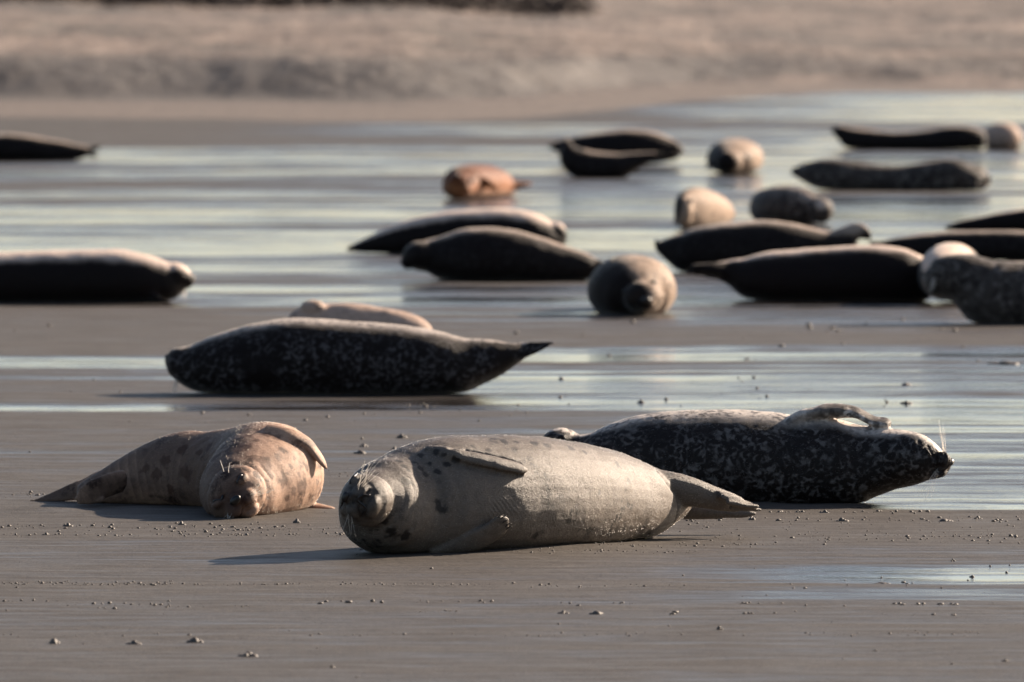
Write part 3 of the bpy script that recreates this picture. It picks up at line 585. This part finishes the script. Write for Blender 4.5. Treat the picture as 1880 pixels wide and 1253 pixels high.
lying('long sunlit-backed seal with its tail to the left, behind a darker seal', 466,
      [(636,452,460),(665,438,462),(700,421,467),(745,403,472),(800,390,474),(860,382,474),(920,380,474),(965,385,474),(1000,398,470),(1022,408,458),(1036,414,440)], 'rimmed', fl=[([(700,450,.12),(665,453,.1),(636,456,.1)],[10,8,5],[5,4,3],(.1,.7,.5),0)], heads=[(1017,422,22,18,.12),(1030,428,12,11,.10)], nose=(1034,430,7,.1), dof=.0)
lying('dark brown seal lying between the sunlit-backed seal and the round seal', 515,
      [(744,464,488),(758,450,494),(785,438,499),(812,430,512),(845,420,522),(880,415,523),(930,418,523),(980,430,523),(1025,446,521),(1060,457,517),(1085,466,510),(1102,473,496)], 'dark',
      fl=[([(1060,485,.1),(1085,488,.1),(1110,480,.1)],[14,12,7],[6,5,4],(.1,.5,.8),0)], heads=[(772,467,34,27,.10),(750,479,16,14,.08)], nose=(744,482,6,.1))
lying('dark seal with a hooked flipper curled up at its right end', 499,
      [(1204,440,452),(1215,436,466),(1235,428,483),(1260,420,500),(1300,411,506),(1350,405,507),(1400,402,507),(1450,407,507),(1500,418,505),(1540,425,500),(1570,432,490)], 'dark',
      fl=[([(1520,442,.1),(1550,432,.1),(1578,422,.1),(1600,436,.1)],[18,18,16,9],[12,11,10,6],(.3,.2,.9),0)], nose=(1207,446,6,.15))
lying('dark sunlit-backed seal at the right, lying below the two darker seals', 552,
      [(1290,484,500),(1315,480,508),(1345,473,524),(1375,466,546),(1420,459,558),(1480,454,560),(1540,450,560),(1600,447,560),(1640,450,560),(1670,459,559),(1695,470,552),(1712,484,535)], 'rimmed',
      fl=[([(1345,492,.1),(1315,490,.06),(1285,488,.04),(1266,489,.04)],[15,12,9,5],[6,6,5,4],(.1,.6,.7),5), ([(1345,500,.25),(1315,502,.25),(1285,497,.25),(1268,500,.25)],[14,11,9,5],[6,6,5,4],(.1,-.6,.7),0)], heads=[(1690,500,30,34,.15)], dorsal=(0,.3,1))
lying('grey seal cut by the right edge, raising its head towards the left', 594,
      [(1697,492,522),(1710,478,540),(1735,466,546),(1765,462,556),(1790,466,576),(1810,470,596),(1825,474,601),(1870,478,604),(1940,474,604),(2020,478,603),(2080,495,600),(2120,520,590)], 'grey', nose=(1706,502,7,.1), whisk=[(1714,516,.0,(-.2,-.3,-1),.08,6)], wf=1.1, dorsal=(0,.5,.9))
lying('dark seal lying at the right edge behind the sunlit-backed seal', 478,
      [(1600,444,452),(1630,437,462),(1670,430,476),(1720,424,482),(1790,421,484),(1870,422,484),(1950,428,484),(2000,440,480)], 'dark', fl=[([(1640,446,.1),(1612,445,.1),(1592,441,.1)],[8,7,4],[4,4,3],(.1,.6,.7),0)])
lying('sun-rimmed seal lying furthest up at the right edge beyond the dark one', 424,
      [(1735,412,420),(1770,402,424),(1810,394,427),(1860,384,428),(1920,378,428),(1980,388,427)], 'rimmed', dorsal=(0,.35,1))
lying('dark seal at the far left edge with its tail flippers spread to the right', 295,
      [(-90,256,292),(-40,247,297),(0,243,298),(40,246,298),(80,252,298),(115,258,297),(140,263,293),(160,267,287)], 'dark',
      fl=[([(145,272,.1),(165,274,.1),(187,267,.1)],[9,8,5],[4,4,3],(.1,.5,.8),0), ([(145,278,.2),(165,281,.2),(182,290,.2)],[9,7,5],[4,4,3],(.1,.5,.8),0)], vox=.018, nose=(-92,272,6,.1))
lying('dark seal bent up at both ends, its back seal half showing behind', 327,
      [(1040,254,276),(1045,258,300),(1055,266,320),(1075,274,331),(1105,278,332),(1135,279,330),(1158,278,316),(1180,277,303),(1205,277,293)], 'dark',
      fl=[([(1048,280,.1),(1042,262,.1),(1036,250,.1)],[10,9,6],[6,5,4],(.8,.3,.1),0), ([(1170,288,.1),(1205,284,.1),(1245,276,.1)],[9,8,5],[5,4,3],(.1,.5,.7),0)], vox=.018)
lying('dark seal behind the bent one with its head lowered to the right', 301,
      [(1010,262,272),(1040,252,284),(1075,244,297),(1115,239,303),(1160,236,303),(1195,240,301),(1220,248,297),(1240,258,292),(1251,267,284)], 'dark',
      fl=[([(1030,268,.1),(1015,267,.1),(1002,265,.1)],[7,6,4],[4,3,3],(.1,.5,.7),0)], vox=.018, heads=[(1236,271,17,14,.1)], nose=(1251,275,6,.1))
lying('long grey-brown seal far back at the right with its nose to the right', 350,
      [(1452,308,318),(1475,298,332),(1505,290,346),(1540,290,354),(1580,296,355),(1640,302,356),(1700,296,356),(1745,289,356),(1775,298,354),(1800,312,350),(1816,320,334)], 'grey', fl=[([(1790,340,.0),(1800,348,-.02),(1806,353,-.02)],[7,6,4],[4,3,3],(.6,-.5,.4),0)], vox=.018, heads=[(1788,322,26,24,.15),(1808,329,13,12,.12)], nose=(1817,327,5,.1), dorsal=(0,-.2,-1))
lying('darkest seal furthest away at the right with its snout raised at the left', 274,
      [(1530,232,244),(1545,230,258),(1565,233,274),(1600,237,278),(1650,240,278),(1700,237,278),(1750,229,278),(1785,232,277),(1806,240,272)], 'dark', vox=.018, heads=[(1545,240,16,12,.12)], nose=(1531,238,6,.1))
lying('small pale seal at the right edge beyond the darkest far seal', 272,
      [(1808,240,270),(1822,228,276),(1845,223,277),(1862,232,276),(1872,244,270)], 'cream', vox=.018, dof=.4, wf=1.3)

# --- seals seen end-on
def endon(label, py, sts, fur, fl=(), nose=None, dorsal=(0, 0, 1), vox=.013, eyes=(), heads=(), **k):
    d0 = D(py); ex = [ellipsoid(P(x, y, d0+dd), ((1,0,0),(0,1,0),(0,0,1)), (px(rx, d0), px(rx*.6+ry*.5, d0), px(ry, d0))) for x, y, rx, ry, dd in heads]
    for pts, hw, ht, wd, dg in fl:
        ex += flip([P(p[0], p[1], d0+p[2]) for p in pts], [px(q, d0) for q in hw], [px(q, d0) for q in ht], wd, digits=dg)
    o = make_seal(label, [(a, b, d0+c, e, g) for a, b, c, e, g in sts], fur, vox=vox, extra=ex, dorsal=dorsal, ring=30, sm=4, **k)
    V = SEALS[-1][1]; fv = surface([(a, b, d0+c, e, g) for a, b, c, e, g in sts])
    for x, y in eyes: blob(o, 'eye', snap(V, [fv(x, y)])[0], ((1,0,0),(0,1,0),(0,0,1)), (px(6, d0), px(4, d0), px(4.5, d0)), M_EYE)
    if nose:
        x, y, r, dd = nose; blob(o, 'nose', P(x, y, d0+dd), ((1,0,0),(0,1,0),(0,0,1)), (px(r, d0)*1.2, px(r, d0), px(r, d0)*.8), M_NOSE)
    return o
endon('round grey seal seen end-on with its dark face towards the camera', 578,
      [(1180,553,-.10,14,18),(1175,545,-.03,34,40),(1165,536,.06,52,64),(1160,528,.2,60,80),(1160,526,.4,61,81),(1160,528,.7,58,74),(1160,532,1.0,46,54),(1160,540,1.2,22,28)], 'half_shade',
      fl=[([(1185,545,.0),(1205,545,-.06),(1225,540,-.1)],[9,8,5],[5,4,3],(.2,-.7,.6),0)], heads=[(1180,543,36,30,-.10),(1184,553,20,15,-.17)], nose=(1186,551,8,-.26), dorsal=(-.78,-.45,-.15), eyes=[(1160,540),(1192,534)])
endon('red-brown seal seen end-on with a flipper sticking out to its right', 365,
      [(850,345,-.1,14,20),(848,340,.0,24,30),(850,335,.15,32,40),(868,334,.4,34,44),(892,335,.7,33,44),(912,338,1.0,26,34),(930,342,1.25,14,20)], 'brown', eyes=[(838,328),(868,330)],
      fl=[([(900,338,.8),(935,339,.8),(976,336,.85)],[12,10,7],[8,6,4],(.1,.6,.6),5), ([(875,325,.1),(905,340,.1),(912,352,.1)],[9,8,5],[5,4,3],(.7,-.4,.4),0)], heads=[(842,341,27,25,-.06),(852,347,14,11,-.13)], vox=.018, nose=(850,347,5,-.15))
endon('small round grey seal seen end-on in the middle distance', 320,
      [(1342,298,-.1,12,16),(1340,292,.0,24,34),(1346,288,.2,32,48),(1350,287,.5,34,52),(1350,289,.8,30,44),(1350,294,1.1,16,22)], 'half_shade', dorsal=(-.8,-.5,-.2), heads=[(1338,296,26,23,-.08)], vox=.018, fl=[([(1312,295,.1),(1300,305,.05),(1294,312,.05)],[8,7,5],[5,4,3],(.3,-.7,.4),0)], nose=(1366,290,8,.0))
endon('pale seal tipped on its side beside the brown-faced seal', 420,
      [(1250,388,-.10,24,12),(1258,384,-.02,34,22),(1274,381,.15,39,34),(1296,383,.45,35,40),(1318,387,.8,27,30),(1338,391,1.1,11,13)], 'half_shade',
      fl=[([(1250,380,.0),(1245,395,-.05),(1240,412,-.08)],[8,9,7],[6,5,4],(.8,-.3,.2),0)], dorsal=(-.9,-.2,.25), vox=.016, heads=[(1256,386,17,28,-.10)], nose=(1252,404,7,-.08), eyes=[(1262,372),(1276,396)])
endon('brown-faced dark grey seal curled up beside the tipped pale one', 411,
      [(1508,386,-.12,18,18),(1498,384,-.05,24,26),(1475,378,.05,34,40),(1450,375,.2,37,54),(1425,376,.4,36,52),(1402,380,.55,30,34),(1384,386,.6,16,18)], 'grey', heads=[(1508,384,24,25,-.10)], vox=.016, nose=(1518,388,6,-.14), dorsal=(0,-.6,.5), fl=[([(1490,395,-.1),(1505,402,-.15),(1515,408,-.15)],[9,8,5],[5,4,3],(.4,-.6,.4),0)])
endon('pale seal humped up behind the grey seal at the right edge', 560,
      [(1712,512,.0,30,26),(1725,502,.1,44,42),(1742,497,.3,52,56),(1747,496,.6,52,58),(1750,500,.9,44,46),(1752,506,1.1,20,22)], 'rimmed')
# ------------------------------------------------------------------ lumps of mud and pellets on the sand
M_MUD = plain('mud_lump', (.075, .060, .049), .6)
import bmesh
def ico(sub):
    bm = bmesh.new(); bmesh.ops.create_icosphere(bm, subdivisions=sub, radius=1); v = np.array([q.co[:] for q in bm.verts]); f = [tuple(x.index for x in p.verts) for p in bm.faces]; bm.free(); return v, f
I1, I2 = ico(1), ico(2)
def lump_mesh(seed, wpx, hpx, d, n=6):
    rs = np.random.RandomState(seed); w_, h_ = px(wpx, d)/2, px(hpx, d); ps = []
    for k in range(n):
        c = np.array((rs.uniform(-1, 1)*w_*.75, rs.uniform(-.5, .5)*w_, 0)); e = 1-abs(c[0])/w_*.6
        rr = np.array((w_*rs.uniform(.25, .5), w_*rs.uniform(.3, .5), h_*e*rs.uniform(.6, 1.0)))
        if k == 0: c[0] *= .2; rr = np.array((w_*.5, w_*.5, h_))
        v = I2[0]*(1+.22*fbm(I2[0][:, 0]*1.7+seed, I2[0][:, 1]*1.7+k, I2[0][:, 2]*1.7, 3, seed)[:, None])
        ps.append((v*rr+c, I2[1]))
    v, f = join(ps); v[:, 2] = np.maximum(v[:, 2], -.006); return mesh_np('mud_lump', v, f, M_MUD)
def gz(x, y): return float(flat_z(np.array([[x]]), np.array([[y]]))[0, 0])
LUMPS = [
 (125,966,19,8,'rounded mud lump on the gritty sand below the tail of the tan seal'),
 (333,963,16,8,'small mud lump under the shadow of the tan seal'),
 (545,960,17,10,'dark mud lump between the tan seal and the pale seal in front'),
 (85,981,14,6,'pale mud crumb on the gritty strip at the left edge'),
 (738,804,20,10,'pointed mud lump standing alone behind the pale seal in front'),
 (664,832,34,8,'low wide mud crumble behind the head of the pale seal in front'),
 (668,819,20,7,'low mud crumb just above the wide crumble behind the pale seal'),
 (725,824,13,7,'little mud crumb at the back of the pale seal, right of the wide crumble'),
 (665,806,8,5,'tiny mud crumb topmost of those behind the pale seal'),
 (246,1181,26,9,'flat mud lump alone in the lower left of the sand'),
 (100,1180,32,11,'broken mud crumble nearest the lower left corner'),
 (357,1178,34,11,'mud crumble in the lower left, right of the flat lump'),
 (457,1204,36,10,'long flat mud lump nearest the bottom edge'),
 (1094,1126,36,8,'long dark mud lump with a bright crumb, below the pale seal'),
 (1036,1125,22,7,'small broken mud lump left of the long dark one'),
 (1321,1157,14,9,'round mud lump alone on the smooth sand at lower right'),
 (1380,955,16,9,'mud lump just right of the tip of the pale seal hind flippers'),
 (1545,957,24,8,'mud lump on the gritty strip below the dark spotted seal'),
 (1465,941,12,6,'mud crumb against the belly of the dark spotted seal'),
 (1514,942,18,7,'mud crumb at the foot of the dark spotted seal, under its neck'),
 (1795,953,16,7,'mud lump on the gritty strip near the right edge'),
 (1735,957,34,6,'row of low crumbs beside the mud lump near the right edge'),
 (1750,1029,11,6,'dark pebble-like lump above the bright puddle'),
 (1785,1057,13,5,'dark mud lump in the bright puddle at the right'),
 (1620,1070,36,4,'low dark mud streak along the bright puddle'),
 (610,1226,11,7,'small round mud lump at the bottom, left of the middle'),
 (1664,706,22,6,'small mud lump on the wet sand above the dark spotted seal'),
 (1664,739,22,7,'mud crumb on the wet sand close above the raised flipper'),
 (1176,738,14,8,'brown mud lump on wet sand beyond the back of the dark spotted seal'),
 (1845,666,70,7,'low long mud ridge on the wet sand at the right edge'),
 (655,1242,10,4,'faint mud crumb at the very bottom edge'),
 (1607,1195,12,5,'small mud crumb near the bottom right on smooth sand'),
 (1846,1214,14,6,'blurred mud crumb in the bottom right corner'),
]
for i, (x, y, wp, hp, lab) in enumerate(LUMPS):
    d = D(y); g = G(x, y); o = link('mud_lump', lump_mesh(100+i, wp, hp, d, 5+i % 5), loc=(g[0], g[1], gz(g[0], g[1])-.002)); tag(o, lab, 'mud lump', 'mud lumps on the sand')
# pellets too many to count: px from, px to, py, spread py, number, size px
ROWS = [(0,640,968,6,420,2.2),(0,640,982,3,360,1.8),(300,640,972,5,240,1.8),(0,320,1070,3,520,1.7),(240,560,1072,1.5,160,1.9),(0,130,1102,2,40,2.4),(110,330,1108,3,90,2.2),(180,260,1116,1.5,22,2.8),(300,460,1112,1.5,60,2.2),(560,700,1106,3,36,2.6),
 (620,960,1072,2,200,1.6),(760,960,1104,2,60,2.0),(770,860,1123,1.5,26,3.0),(1020,1170,1106,2,50,2.2),(1220,1250,1121,4,10,3),(960,1260,1076,3,110,1.6),(1340,1440,1107,1.2,50,2.2),(1360,1430,1126,1.5,30,2.6),(1640,1760,1110,1.5,60,2.4),(1620,1760,1129,1.5,50,2.2),
 (640,1280,1012,4,620,1.4),(1000,1300,1002,3,260,1.6),(1230,1880,975,20,500,1.5),(1230,1880,955,4,380,2.0),(1300,1880,990,6,300,1.6),(1240,1440,998,3,150,1.9),(1640,1880,985,4,130,2.4),(1400,1880,941,2,160,2.2),
 (560,760,850,14,50,2.0),(0,600,860,60,70,1.8),(0,80,908,4,60,2.0),(600,640,868,10,40,2.2),(0,940,1165,3,130,1.4),(940,1880,1165,3,150,1.5),(1240,1880,1165,4,90,1.6),(0,1880,1130,110,170,1.9),(1300,1880,1050,40,70,2.2),
 (0,1000,770,18,60,2.2),(700,1000,760,8,40,2.4),(1000,1880,735,14,60,2.4),(1000,1880,660,10,60,2.6),(1000,1880,700,30,50,2.4),(0,940,610,30,60,3.0),(940,1880,612,22,110,3.0),(360,1000,742,3,60,2.6),(0,320,700,30,24,2.6),(1000,1880,600,8,40,3)]
rs = np.random.RandomState(7); ps = []
for x0, x1, y0, sp, n, sz in ROWS:
    cl = rs.uniform(x0, x1, max(3, n//7))
    for k in range(int(n*.45)):
        x = rs.uniform(x0, x1) if rs.rand() < .5 else cl[rs.randint(len(cl))]+rs.normal()*9
        y = y0+rs.normal()*sp*.6; d = D(y); g = G(x, y); rr = px(sz, d)*(.32+rs.rand()**4*1.6)
        ps.append((g, rr, rs.uniform(.7, 1.5), rs.uniform(.5, .9)))
GX = np.array([p[0][0] for p in ps]); GY = np.array([p[0][1] for p in ps]); GZ = flat_z(GX[None], GY[None])[0]
vv, ff, o_ = [], [], 0
for (g, rr, a, b), z in zip(ps, GZ):
    v = I1[0]*(1+rs.uniform(-.25, .25, (len(I1[0]), 1)))*np.array((rr*a, rr, rr*b)) + np.array((g[0], g[1], z+rr*b*.35))
    vv.append(v); ff += [tuple(i+o_ for i in q) for q in I1[1]]; o_ += len(v)
pel = link('mud_pellets', mesh_np('mud_pellets', np.vstack(vv), ff, M_MUD)); tag(pel, 'crumbs and pellets of mud strewn in strips over the sand', 'mud pellets', kind='stuff')
